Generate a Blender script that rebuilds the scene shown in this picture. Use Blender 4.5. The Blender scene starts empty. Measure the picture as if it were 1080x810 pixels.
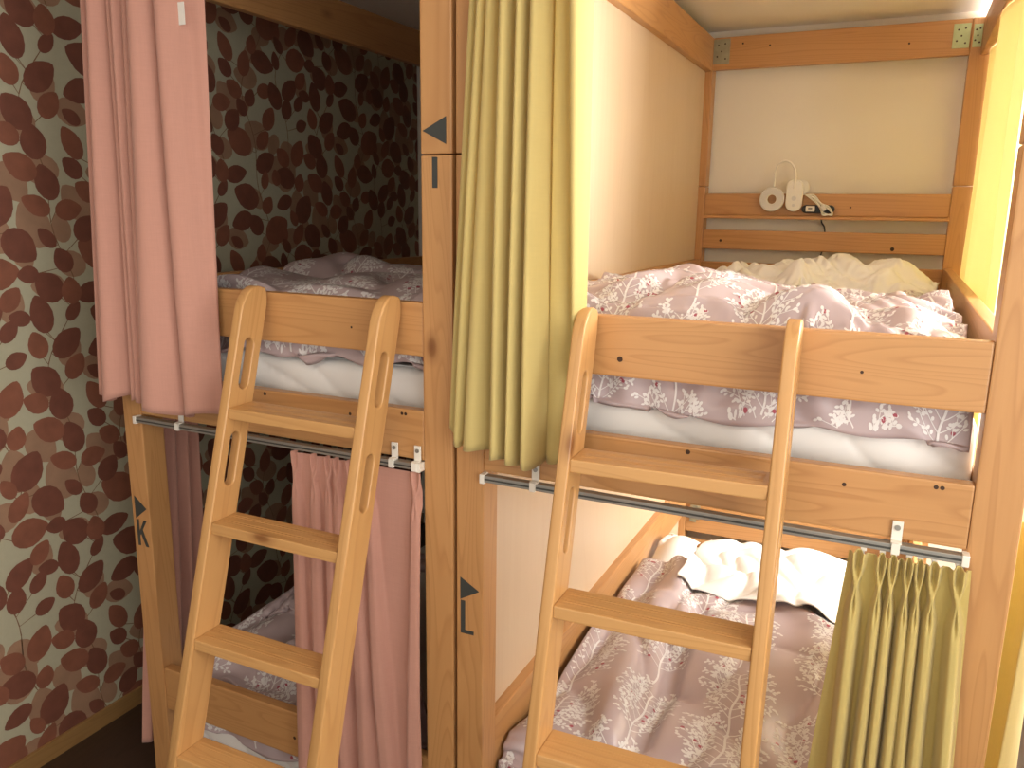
import bpy, bmesh, math, random
import numpy as np
from mathutils import Vector, Matrix, noise as mn

C = bpy.context.scene.collection
PI = math.pi

# ------------------------------------------------------------------ helpers
def link(name, me, mats, parent=None, smooth=False):
    o = bpy.data.objects.new(name, me)
    C.objects.link(o)
    for m in (mats if isinstance(mats, (list, tuple)) else [mats]):
        me.materials.append(m)
    if smooth:
        me.polygons.foreach_set('use_smooth', [True] * len(me.polygons))
    if parent:
        o.parent = parent
    return o

def tag(o, label, cat, group=None):
    o['label'] = label
    o['category'] = cat
    if group:
        o['group'] = group
    return o

def thing(name, label, cat, loc=(0, 0, 0), rot=(0, 0, 0), group=None):
    o = bpy.data.objects.new(name, None)
    C.objects.link(o)
    o.location = loc
    o.rotation_euler = rot
    o.empty_display_size = .1
    return tag(o, label, cat, group)

def structure(o):
    o['kind'] = 'structure'
    return o

def mesh_from(verts, faces, fm=None):
    me = bpy.data.meshes.new('m')
    me.from_pydata([tuple(v) for v in verts], [], faces)
    if fm is not None:
        me.polygons.foreach_set('material_index', fm)
    me.update()
    return me

def new_bm():
    return bmesh.new()

def bm_box(bm, x0, x1, y0, y1, z0, z1, bev=.003, mi=0):
    r = bmesh.ops.create_cube(bm, size=1.0)
    vs = r['verts']
    for v in vs:
        v.co = Vector(((x0 + x1) / 2 + v.co.x * (x1 - x0), (y0 + y1) / 2 + v.co.y * (y1 - y0), (z0 + z1) / 2 + v.co.z * (z1 - z0)))
    fs = set(f for v in vs for f in v.link_faces)
    for f in fs:
        f.material_index = mi
    if bev > 0:
        es = list(set(e for v in vs for e in v.link_edges))
        bmesh.ops.bevel(bm, geom=es, offset=bev, segments=2, profile=.6, affect='EDGES', clamp_overlap=True, material=-1)
    return bm

def bm_mesh(bm):
    bmesh.ops.recalc_face_normals(bm, faces=bm.faces)
    me = bpy.data.meshes.new('m')
    bm.to_mesh(me)
    bm.free()
    return me

def box(name, b, mat, parent=None, bev=.003):
    bm = new_bm()
    bm_box(bm, *b, bev=bev)
    return link(name, bm_mesh(bm), mat, parent)

def disc(bm, c, r, axis='y', n=12, mi=1):
    vs = []
    for k in range(n):
        a = 2 * PI * k / n
        p = {'y': (r * math.cos(a), 0, r * math.sin(a)), 'x': (0, r * math.cos(a), r * math.sin(a)), 'z': (r * math.cos(a), r * math.sin(a), 0)}[axis]
        vs.append(bm.verts.new((c[0] + p[0], c[1] + p[1], c[2] + p[2])))
    f = bm.faces.new(vs)
    f.material_index = mi
    return f

def cyl(bm, p0, p1, r, n=16, r2=None, mi=0):
    p0, p1 = Vector(p0), Vector(p1)
    d = (p1 - p0)
    q = d.to_track_quat('Z', 'Y').to_matrix().to_4x4()
    m = Matrix.Translation((p0 + p1) / 2) @ q
    res = bmesh.ops.create_cone(bm, cap_ends=True, segments=n, radius1=r, radius2=r if r2 is None else r2, depth=d.length, matrix=m)
    for v in res['verts']:
        for f in v.link_faces:
            f.material_index = mi

def outline_mesh(loops, ext, bevel=0.0, res=2):
    """closed 2D loops (first the outline, then holes) -> solid of thickness 2*ext, in the XY plane"""
    cu = bpy.data.curves.new('c', 'CURVE')
    cu.dimensions = '2D'
    cu.fill_mode = 'BOTH'
    cu.extrude = max(ext - bevel, 1e-5)
    cu.bevel_depth = bevel
    cu.bevel_resolution = res
    cu.offset = -bevel
    for lp in loops:
        sp = cu.splines.new('POLY')
        sp.points.add(len(lp) - 1)
        for p, q in zip(sp.points, lp):
            p.co = (q[0], q[1], 0, 1)
        sp.use_cyclic_u = True
    o = bpy.data.objects.new('tmp', cu)
    C.objects.link(o)
    dg = bpy.context.evaluated_depsgraph_get()
    me = bpy.data.meshes.new_from_object(o.evaluated_get(dg))
    bpy.data.objects.remove(o)
    bpy.data.curves.remove(cu)
    bm = new_bm()
    bm.from_mesh(me)
    bmesh.ops.remove_doubles(bm, verts=bm.verts, dist=1e-6)
    bm.to_mesh(me)
    bm.free()
    return me

def tube_mesh(pts, r, n=10, closed=False):
    pts = [Vector(p) for p in pts]
    verts, faces = [], []
    up = Vector((.13, .31, .94)).normalized()
    N = len(pts)
    prev = None
    for i, p in enumerate(pts):
        t = (pts[min(i + 1, N - 1)] - pts[max(i - 1, 0)]).normalized()
        a = (t.cross(up) if prev is None else prev - t * prev.dot(t)).normalized()
        prev = a
        b = t.cross(a)
        rr = r[i] if isinstance(r, (list, tuple)) else r
        for k in range(n):
            an = 2 * PI * k / n
            verts.append(p + (a * math.cos(an) + b * math.sin(an)) * rr)
    for i in range(N - 1):
        for k in range(n):
            k2 = (k + 1) % n
            faces.append((i * n + k, i * n + k2, (i + 1) * n + k2, (i + 1) * n + k))
    faces.append(tuple(range(n))[::-1])
    faces.append(tuple((N - 1) * n + k for k in range(n)))
    return mesh_from(verts, faces)

def catmull(P, t):
    """P: (n,k) control points, t in 0..1 -> samples"""
    P = np.asarray(P, float)
    n = len(P)
    x = np.clip(np.asarray(t, float) * (n - 1), 0, n - 1 - 1e-9)
    i = x.astype(int)
    f = (x - i)[:, None]
    Q = np.vstack([2 * P[0] - P[1], P, 2 * P[-1] - P[-2]])
    p0, p1, p2, p3 = Q[i], Q[i + 1], Q[i + 2], Q[i + 3]
    return .5 * ((2 * p1) + (-p0 + p2) * f + (2 * p0 - 5 * p1 + 4 * p2 - p3) * f ** 2 + (-p0 + 3 * p1 - 3 * p2 + p3) * f ** 3)

def spline(pts, n):
    return catmull(pts, np.linspace(0, 1, n))

# smooth random field on numpy arrays (sum of sines with random directions)
def field(x, y, scale, seed, n=10, aniso=(1, 1)):
    r = np.random.RandomState(seed)
    s = 0
    for _ in range(n):
        a = r.rand() * 2 * PI
        k = 2 * PI / scale * (.6 + .8 * r.rand())
        s = s + np.sin(k * (x * math.cos(a) * aniso[0] + y * math.sin(a) * aniso[1]) + r.rand() * 2 * PI)
    return s / math.sqrt(n / 2) / 1.6

# ------------------------------------------------------------------ materials
def nt_new(name):
    m = bpy.data.materials.new(name)
    m.use_nodes = True
    nt = m.node_tree
    nt.nodes.clear()
    return m, nt, nt.nodes, nt.links

def principled(N, L, **kw):
    b = N.new('ShaderNodeBsdfPrincipled')
    o = N.new('ShaderNodeOutputMaterial')
    L.new(b.outputs[0], o.inputs[0])
    for k, v in kw.items():
        b.inputs[k].default_value = v
    return b, o

def noise_node(N, L, vec, scale, detail=3, rough=.5, dist=0):
    n = N.new('ShaderNodeTexNoise')
    n.inputs['Scale'].default_value = scale
    n.inputs['Detail'].default_value = detail
    n.inputs['Roughness'].default_value = rough
    n.inputs['Distortion'].default_value = dist
    L.new(vec, n.inputs['Vector'])
    return n.outputs['Fac']

def mapping(N, L, vec, scale=(1, 1, 1), loc=(0, 0, 0)):
    m = N.new('ShaderNodeMapping')
    m.inputs['Scale'].default_value = scale
    m.inputs['Location'].default_value = loc
    L.new(vec, m.inputs['Vector'])
    return m.outputs['Vector']

def ramp(N, L, fac, stops):
    r = N.new('ShaderNodeValToRGB')
    e = r.color_ramp.elements
    while len(e) < len(stops):
        e.new(.5)
    for el, (p, c) in zip(e, stops):
        el.position = p
        el.color = (*c, 1) if len(c) == 3 else c
    L.new(fac, r.inputs[0])
    return r.outputs[0]

def mix(N, L, a, b, fac, mode='MIX'):
    m = N.new('ShaderNodeMix')
    m.data_type = 'RGBA'
    m.blend_type = mode
    for s, v in ((m.inputs[6], a), (m.inputs[7], b), (m.inputs[0], fac)):
        if isinstance(v, (int, float)):
            s.default_value = v
        elif isinstance(v, tuple):
            s.default_value = (*v, 1)
        else:
            L.new(v, s)
    return m.outputs[2]

def bump(N, L, h, strength, dist, b):
    bp = N.new('ShaderNodeBump')
    bp.inputs['Strength'].default_value = strength
    bp.inputs['Distance'].default_value = dist
    L.new(h, bp.inputs['Height'])
    L.new(bp.outputs[0], b.inputs['Normal'])

def wood(name, axis, base=(.525, .275, .102), dark=(.34, .145, .042), ring=1.0, knots=1):
    m, nt, N, L = nt_new(name)
    b, o = principled(N, L, Roughness=.42)
    b.inputs['Coat Weight'].default_value = .12
    b.inputs['Coat Roughness'].default_value = .25
    tc = N.new('ShaderNodeTexCoord').outputs['Object']
    oi = N.new('ShaderNodeObjectInfo').outputs['Random']
    ml = N.new('ShaderNodeMath'); ml.operation = 'MULTIPLY'; ml.inputs[1].default_value = 37.0
    L.new(oi, ml.inputs[0])
    ad = N.new('ShaderNodeVectorMath'); ad.operation = 'ADD'
    cx = N.new('ShaderNodeCombineXYZ')
    for i in range(3):
        L.new(ml.outputs[0], cx.inputs[i])
    L.new(tc, ad.inputs[0]); L.new(cx.outputs[0], ad.inputs[1])
    v = ad.outputs[0]
    sc = [1, 1, 1]; sc['xyz'.index(axis)] = .07
    vm = mapping(N, L, v, tuple(sc))
    big = noise_node(N, L, vm, 7.0, 2, .5, .4)          # broad ring field
    mu = N.new('ShaderNodeMath'); mu.operation = 'MULTIPLY'; mu.inputs[1].default_value = 26.0 * ring
    L.new(big, mu.inputs[0])
    fr = N.new('ShaderNodeMath'); fr.operation = 'FRACT'
    L.new(mu.outputs[0], fr.inputs[0])
    rings = ramp(N, L, fr.outputs[0], [(0, (0, 0, 0)), (.62, (.18, .18, .18)), (.88, (.9, .9, .9)), (1, (0, 0, 0))])
    sc2 = [1, 1, 1]; sc2['xyz'.index(axis)] = .03
    fine = noise_node(N, L, mapping(N, L, v, tuple(sc2)), 230, 3, .6)
    tint = noise_node(N, L, vm, 3.0, 2, .5)
    c0 = mix(N, L, base, dark, mul(N, L, rings, .8))
    c1 = mix(N, L, c0, (base[0] * .82, base[1] * .72, base[2] * .62), mul(N, L, fine, .55))
    c2 = mix(N, L, c1, (base[0] * 1.1, base[1] * 1.12, base[2] * 1.25), mul(N, L, tint, .6))
    sc3 = [1, 1, 1]; sc3['xyz'.index(axis)] = .5
    vo = N.new('ShaderNodeTexVoronoi'); vo.inputs['Scale'].default_value = 5.2
    L.new(mapping(N, L, v, tuple(sc3)), vo.inputs['Vector'])
    kn = ramp(N, L, vo.outputs['Distance'], [(0, (1, 1, 1)), (.045, (.8, .8, .8)), (.075, (.35, .35, .35)), (.13, (0, 0, 0))])
    c3 = mix(N, L, c2, (.20, .072, .018), kn if knots else 0.0)
    L.new(c3, b.inputs['Base Color'])
    bump(N, L, fine, .06, .002, b)
    return m

def mul(N, L, a, k):
    m = N.new('ShaderNodeMath'); m.operation = 'MULTIPLY'; m.inputs[1].default_value = k
    L.new(a, m.inputs[0])
    return m.outputs[0]

def plain(name, col, rough=.5, metal=0, var=.08, scale=40, bumps=0, **kw):
    m, nt, N, L = nt_new(name)
    b, o = principled(N, L, Roughness=rough, Metallic=metal)
    for k, v in kw.items():
        b.inputs[k].default_value = v
    tc = N.new('ShaderNodeTexCoord').outputs['Object']
    n = noise_node(N, L, tc, scale, 3)
    c = mix(N, L, tuple(x * (1 - var) for x in col), tuple(min(1, x * (1 + var)) for x in col), n)
    L.new(c, b.inputs['Base Color'])
    if bumps:
        bump(N, L, n, bumps, .003, b)
    return m

def cloth(name, col, trans=.25, rough=.85, slub=.10, sheen=.2, bscale=420):
    m, nt, N, L = nt_new(name)
    b, o = principled(N, L, Roughness=rough)
    b.inputs['Sheen Weight'].default_value = sheen
    b.inputs['Specular IOR Level'].default_value = .2
    tc = N.new('ShaderNodeTexCoord').outputs['Object']
    h = noise_node(N, L, mapping(N, L, tc, (.06, .06, 1)), bscale, 2, .6)
    v = noise_node(N, L, mapping(N, L, tc, (1, 1, .05)), bscale * .8, 2, .6)
    w = mix(N, L, h, v, .5)
    c = mix(N, L, tuple(x * (1 - slub) for x in col), tuple(min(1, x * (1 + slub)) for x in col), w)
    L.new(c, b.inputs['Base Color'])
    bump(N, L, w, .25, .0015, b)
    if trans > 0:
        t = N.new('ShaderNodeBsdfTranslucent')
        L.new(c, t.inputs[0])
        ms = N.new('ShaderNodeMixShader')
        ms.inputs[0].default_value = trans
        L.new(b.outputs[0], ms.inputs[1]); L.new(t.outputs[0], ms.inputs[2])
        L.new(ms.outputs[0], o.inputs[0])
    return m

W_X, W_Y, W_Z = wood('pine_x', 'x'), wood('pine_y', 'y'), wood('pine_z', 'z')
LAD_X = wood('ladder_pine_x', 'x', (.56, .31, .112), (.39, .18, .05), .9)
LAD_Z = wood('ladder_pine_z', 'z', (.56, .31, .112), (.39, .18, .05), .7)
PLY = wood('birch_ply', 'z', (.66, .51, .345), (.62, .465, .30), .35, 0)
HOLE = plain('screw_hole', (.05, .022, .01), .7)
PINK = cloth('pink_linen', (.60, .315, .245), .15)
YELLOW = cloth('yellow_twill', (.69, .555, .225), .32, slub=.06)
SHEET = plain('white_cotton', (.79, .772, .745), .8, var=.03, scale=12)
DUVET = plain('mauve_satin', (.46, .365, .375), .33, var=.03, scale=6)
YELLOW2 = cloth('yellow_twill_shade_side', (.58, .455, .165), .16, slub=.06)  # darker copy of the yellow twill, with shade put into its colour
YELLOW3 = cloth('yellow_twill_sunlit', (.76, .67, .38), .30, slub=.05)  # lighter copy of the yellow twill, with sunlight put into its colour
PRINT = plain('white_print', (.74, .71, .70), .5, var=.02)
BERRY = plain('berry_print', (.36, .07, .10), .5, var=.02)
ALU = plain('brushed_aluminium', (.34, .33, .30), .5, .7, var=.06, scale=90)
DARKSLOT = plain('dark_track_slot', (.05, .05, .045), .5)
STEEL = plain('zinc_plate', (.36, .36, .27), .45, .7, var=.25, scale=30)
GREENSTEEL = plain('green_zinc_plate', (.40, .46, .26), .45, .5, var=.25, scale=30)
WPLASTIC = plain('white_plastic', (.80, .76, .68), .35, var=.02)
LEDRING = plain('frosted_diffuser', (.66, .63, .60), .5, var=.02)
BPLASTIC = plain('black_plastic', (.02, .02, .02), .4)
GREYINK = plain('grey_ink', (.2, .2, .19), .5)
STICKER = plain('charcoal_vinyl', (.040, .045, .042), .45, var=.05)
LABELW = plain('white_label', (.75, .72, .66), .7)
CREAM = plain('cream_wall_paint', (.82, .765, .67), .9, var=.03, scale=3, bumps=.05)
CEIL = plain('ceiling_paint', (.84, .785, .71), .9, var=.04, scale=3)
WHITEWALL = plain('white_wall', (.72, .68, .60), .9, var=.03)
WPBG = plain('wallpaper_ground', (.42, .395, .28), .75, var=.06, scale=60)
LEAF_D = plain('leaf_dark', (.165, .055, .033), .7, var=.28, scale=26)
LEAF_M = plain('leaf_red', (.225, .080, .045), .7, var=.28, scale=22)
LEAF_P = plain('leaf_pale', (.31, .18, .11), .75, var=.22, scale=18)
TWIG = plain('twig_print', (.19, .10, .05), .75)

# ------------------------------------------------------------------ key dimensions (metres, camera height datum)
FLOOR, CEILZ = -.065, 2.475
YF, YF2 = 1.55, 1.625          # front posts
YB, YB2 = 3.66, 3.735          # back posts
YWALL = 3.75
XW = -2.34
K0, K1 = -1.968, -1.897
M0, M1 = -.960, -.882
L0, L1 = -.873, -.803
R0, R1 = .160, .236
POST_TOP = 2.435
SEAM = 1.822

# ------------------------------------------------------------------ setting
structure(box('floor', (XW - .1, 1.2, -1.6, YWALL + .1, FLOOR - .1, FLOOR), wood('dark_floor', 'y', (.05, .028, .018), (.03, .017, .010)), bev=0))
structure(box('ceiling', (XW - .1, 1.1, -1.6, YWALL + .1, CEILZ, CEILZ + .1), CEIL, bev=0))
structure(box('wall_back', (XW - .1, 1.1, YWALL, YWALL + .1, FLOOR, CEILZ), CREAM, bev=0))

def leaf_outline(n=16, pointy=.35):
    pts = []
    for k in range(n):
        a = 2 * PI * k / n
        x, y = math.cos(a), math.sin(a)
        # one tip drawn out along +y
        w = 1 - pointy * max(0, y) ** 2 * .9
        pts.append((x * w, y * (1 + .10 * max(0, y) ** 3)))
    return pts

def build_wallpaper():
    rnd = random.Random(11)
    verts, faces, fm = [], [], []
    y0, y1, z0, z1 = -1.5, YWALL, FLOOR, CEILZ
    # solid wall slab
    for x in (XW - .1, XW):
        for (y, z) in ((y0, z0), (y1, z0), (y1, z1), (y0, z1)):
            verts.append((x, y, z))
    faces += [(4, 5, 6, 7), (3, 2, 1, 0), (0, 1, 5, 4), (1, 2, 6, 5), (2, 3, 7, 6), (3, 0, 4, 7)]
    fm += [0] * 6
    TW, TH = .52, .62
    SC = 1.28
    tile = []                       # (polygon, material, layer)
    base = leaf_outline()
    def leaf(cy, cz, rx, rz, ang, mi, lay):
        ca, sa = math.cos(ang), math.sin(ang)
        poly = [(cy + p[0] * rx * ca - p[1] * rz * sa, cz + p[0] * rx * sa + p[1] * rz * ca) for p in base]
        tile.append((poly, mi, lay))
    def strip(p, q, w, lay=.0009):
        dx, dz = q[0] - p[0], q[1] - p[1]
        l = math.hypot(dx, dz) or 1
        nx, nz = -dz / l * w / 2, dx / l * w / 2
        tile.append(([(p[0] + nx, p[1] + nz), (p[0] - nx, p[1] - nz), (q[0] - nx * .6, q[1] - nz * .6), (q[0] + nx * .6, q[1] + nz * .6)], 4, lay))
    # three bent twigs run up the repeat; leaves stand evenly round them
    tw = []
    for k, (sy, ph) in enumerate(((.06, .3), (.25, 2.1), (.43, 4.0))):
        pts = [(sy + .035 * math.sin(2 * PI * q / 24 + ph) + .02 * math.sin(4 * PI * q / 24 + ph * 2), TH * q / 24) for q in range(25)]
        tw.append(pts)
    allp = [(p[0] + dy * TW, p[1] + dz * TH) for pts in tw for p in pts for dy in (-1, 0, 1) for dz in (-1, 0, 1)]
    def throw(n, rmin, rmax, gap, tries):
        got = []
        for _ in range(tries):
            r = rmin + (rmax - rmin) * rnd.random() ** 1.2
            c = (rnd.uniform(0, TW), rnd.uniform(0, TH))
            ok = True
            for (q, rq) in got:
                dy = abs(c[0] - q[0]); dy = min(dy, TW - dy)
                dz = abs(c[1] - q[1]); dz = min(dz, TH - dz)
                if math.hypot(dy, dz) < (r + rq) * gap:
                    ok = False; break
            if ok:
                got.append((c, r))
            if len(got) >= n:
                break
        return got
    for k, (c, r) in enumerate(throw(26, .030, .050, .80, 500)):
        leaf(c[0], c[1], r * .85, r * 1.12, rnd.uniform(0, 6.28), 3, .0002 + .00001 * k)
    for k, (c, r) in enumerate(throw(60, .024, .052, .78, 3000)):
        b0 = min(allp, key=lambda p: (p[0] - c[0]) ** 2 + (p[1] - c[1] + .03) ** 2)
        ang = math.atan2(c[1] - b0[1], c[0] - b0[0]) + rnd.uniform(-.45, .45)
        rx = r * rnd.uniform(.66, .90)
        root = (c[0] - r * math.cos(ang), c[1] - r * math.sin(ang))
        if math.hypot(root[0] - b0[0], root[1] - b0[1]) < .09:
            strip(root, b0, .0022, .00035)
        leaf(c[0], c[1], rx, r * 1.05, ang - PI / 2, 1 if rnd.random() < .42 else 2, .00045 + .000006 * k)
    for pts in tw:
        for a, b in zip(pts[:-1], pts[1:]):
            strip(a, b, .0030, .0004)
    for iy in range(-4, 10):
        for iz in range(-2, 6):
            oy, oz = iy * TW, iz * TH + (iy % 2) * TH * .5
            for poly, mi, lay in tile:
                pts = [((p[0] + oy) * SC, (p[1] + oz) * SC) for p in poly]
                ys = [p[0] for p in pts]; zs = [p[1] for p in pts]
                if max(ys) < y0 or min(ys) > y1 or max(zs) < z0 or min(zs) > z1:
                    continue
                if min(ys) < y0 or max(ys) > y1 - .001 or min(zs) < z0 or max(zs) > z1:
                    pts = [(min(max(a, y0), y1 - .001), min(max(b, z0), z1)) for a, b in pts]
                i0 = len(verts)
                verts.extend((XW + lay, a, b) for a, b in pts)
                faces.append(tuple(range(i0, i0 + len(pts))))
                fm.append(mi)
    me = mesh_from(verts, faces, fm)
    o = link('wall_left', me, [WPBG, LEAF_D, LEAF_M, LEAF_P, TWIG])
    structure(o)
build_wallpaper()
structure(box('baseboard_left', (XW, XW + .012, -1.5, YWALL, FLOOR, FLOOR + .062), wood('base_pine', 'y', (.30, .17, .06), (.22, .11, .035)), bev=.002))

# right wall with its two windows beside and in front of the beds
WX = .95
WZ = (.92, 2.30)
WINS = [(-1.35, 1.05), (1.95, 3.65)]
fw = .045
bm = new_bm()
bm_box(bm, WX, WX + .12, -1.6, YWALL + .1, FLOOR, WZ[0], 0)
bm_box(bm, WX, WX + .12, -1.6, YWALL + .1, WZ[1], CEILZ, 0)
for (a, b) in ((-1.6, WINS[0][0]), (WINS[0][1], WINS[1][0]), (WINS[1][1], YWALL + .1)):
    bm_box(bm, WX, WX + .12, a, b, WZ[0], WZ[1], 0)
structure(link('wall_right', bm_mesh(bm), WHITEWALL))
m, nt, N, L = nt_new('window_glass')
tr = N.new('ShaderNodeBsdfTransparent'); gl = N.new('ShaderNodeBsdfGlossy'); gl.inputs['Roughness'].default_value = .02
ms = N.new('ShaderNodeMixShader'); ms.inputs[0].default_value = .06
o_ = N.new('ShaderNodeOutputMaterial')
L.new(tr.outputs[0], ms.inputs[1]); L.new(gl.outputs[0], ms.inputs[2]); L.new(ms.outputs[0], o_.inputs[0])
GLASS = m
for q, (a0, a1) in enumerate(WINS):
    bm = new_bm()
    bm_box(bm, WX + .02, WX + .08, a0, a1, WZ[0], WZ[0] + fw, .002)
    bm_box(bm, WX + .02, WX + .08, a0, a1, WZ[1] - fw, WZ[1], .002)
    mid = (a0 + a1) / 2
    for yy in (a0, mid - fw / 2, a1 - fw):
        bm_box(bm, WX + .021, WX + .079, yy, yy + fw, WZ[0] + fw, WZ[1] - fw, .002)
    win = structure(link('window_%d' % (q + 1), bm_mesh(bm), ALU))
    for (b0, b1) in ((a0 + fw, mid - fw / 2), (mid + fw / 2, a1 - fw)):
        box('pane', (WX + .047, WX + .052, b0, b1, WZ[0] + fw, WZ[1] - fw), GLASS, win, 0)
    box('window_sill', (WX - .03, WX + .02, a0 - .03, a1 + .03, WZ[0] - .03, WZ[0]), WHITEWALL, win, .002)

# ------------------------------------------------------------------ bunk beds
def rail(name, b, mat, parent, holes=(), face='y'):
    bm = new_bm()
    bm_box(bm, *b, bev=.004)
    for (x, z, r) in holes:
        disc(bm, (x, b[2] - .0004, z), r)
    me = bpy.data.meshes.new('m')
    bm.normal_update()
    bm.to_mesh(me); bm.free()
    return link(name, me, [mat, HOLE], parent)

def sticker(kind, x0, x1, z0, z1, parent):
    """flat vinyl sign on the front face of a post"""
    w, h = x1 - x0, z1 - z0
    if kind == 'left':
        lp = [(0, h / 2), (w, 0), (w, h)]
    elif kind == 'right':
        lp = [(0, 0), (w, h / 2), (0, h)]
    elif kind == 'I':
        lp = [(0, 0), (w, 0), (w, h), (0, h)]
    elif kind == 'L':
        t = .0095
        lp = [(0, 0), (w, 0), (w, t), (t * 1.25, t), (t * 1.25, h), (0, h)]
    else:
        t = .010
        lp = [(0, 0), (t, 0), (t, h * .36), (t * 1.5, h * .46), (w - t * 1.15, 0), (w, 0), (w * .52, h * .62), (w * .97, h), (w * .97 - t * 1.15, h), (t, h * .56), (t, h), (0, h)]
    me = outline_mesh([lp], .0005)
    me.transform(Matrix.Translation((x0, YF - .0006, z0)) @ Matrix.Rotation(PI / 2, 4, 'X'))
    return link('arrow_sticker' if kind in ('left', 'right') else 'letter_sticker', me, STICKER, parent)

def track(parent, x0, x1, zt, y, brackets, runners):
    """aluminium curtain rail hung under a bed rail"""
    bm = new_bm()
    bm_box(bm, x0 + .008, x1 - .008, y - .010, y + .010, zt - .016, zt, .0015)
    bm_box(bm, x0 + .010, x1 - .010, y - .0104, y - .0096, zt - .0105, zt - .0065, 0, 1)
    t = link('curtain_rail', bm_mesh(bm), [ALU, DARKSLOT], parent)
    for xe in (x0, x1 - .012):
        box('end_cap', (xe, xe + .012, y - .012, y + .012, zt - .020, zt + .002), WPLASTIC, t, .002)
    for xb in brackets:
        bm = new_bm()
        bm_box(bm, xb - .009, xb + .009, YF - .0045, YF - .001, zt - .002, zt + .040, .001)
        bm_box(bm, xb - .009, xb + .009, YF - .016, YF - .001, zt - .001, zt + .004, .001)
        bm_box(bm, xb - .007, xb + .007, YF - .022, YF - .012, zt - .018, zt + .003, .001)
        cyl(bm, (xb, YF - .007, zt + .028), (xb, YF - .0035, zt + .028), .005, 12, mi=1)
        link('bracket', bm_mesh(bm), [WPLASTIC, ALU], t)
    for xr in runners:
        bm = new_bm()
        bm_box(bm, xr - .005, xr + .005, y - .006, y + .006, zt - .024, zt - .014, .001)
        cyl(bm, (xr, y, zt - .040), (xr, y, zt - .022), .0022, 8)
        link('runner', bm_mesh(bm), WPLASTIC, t)
    return t

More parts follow.
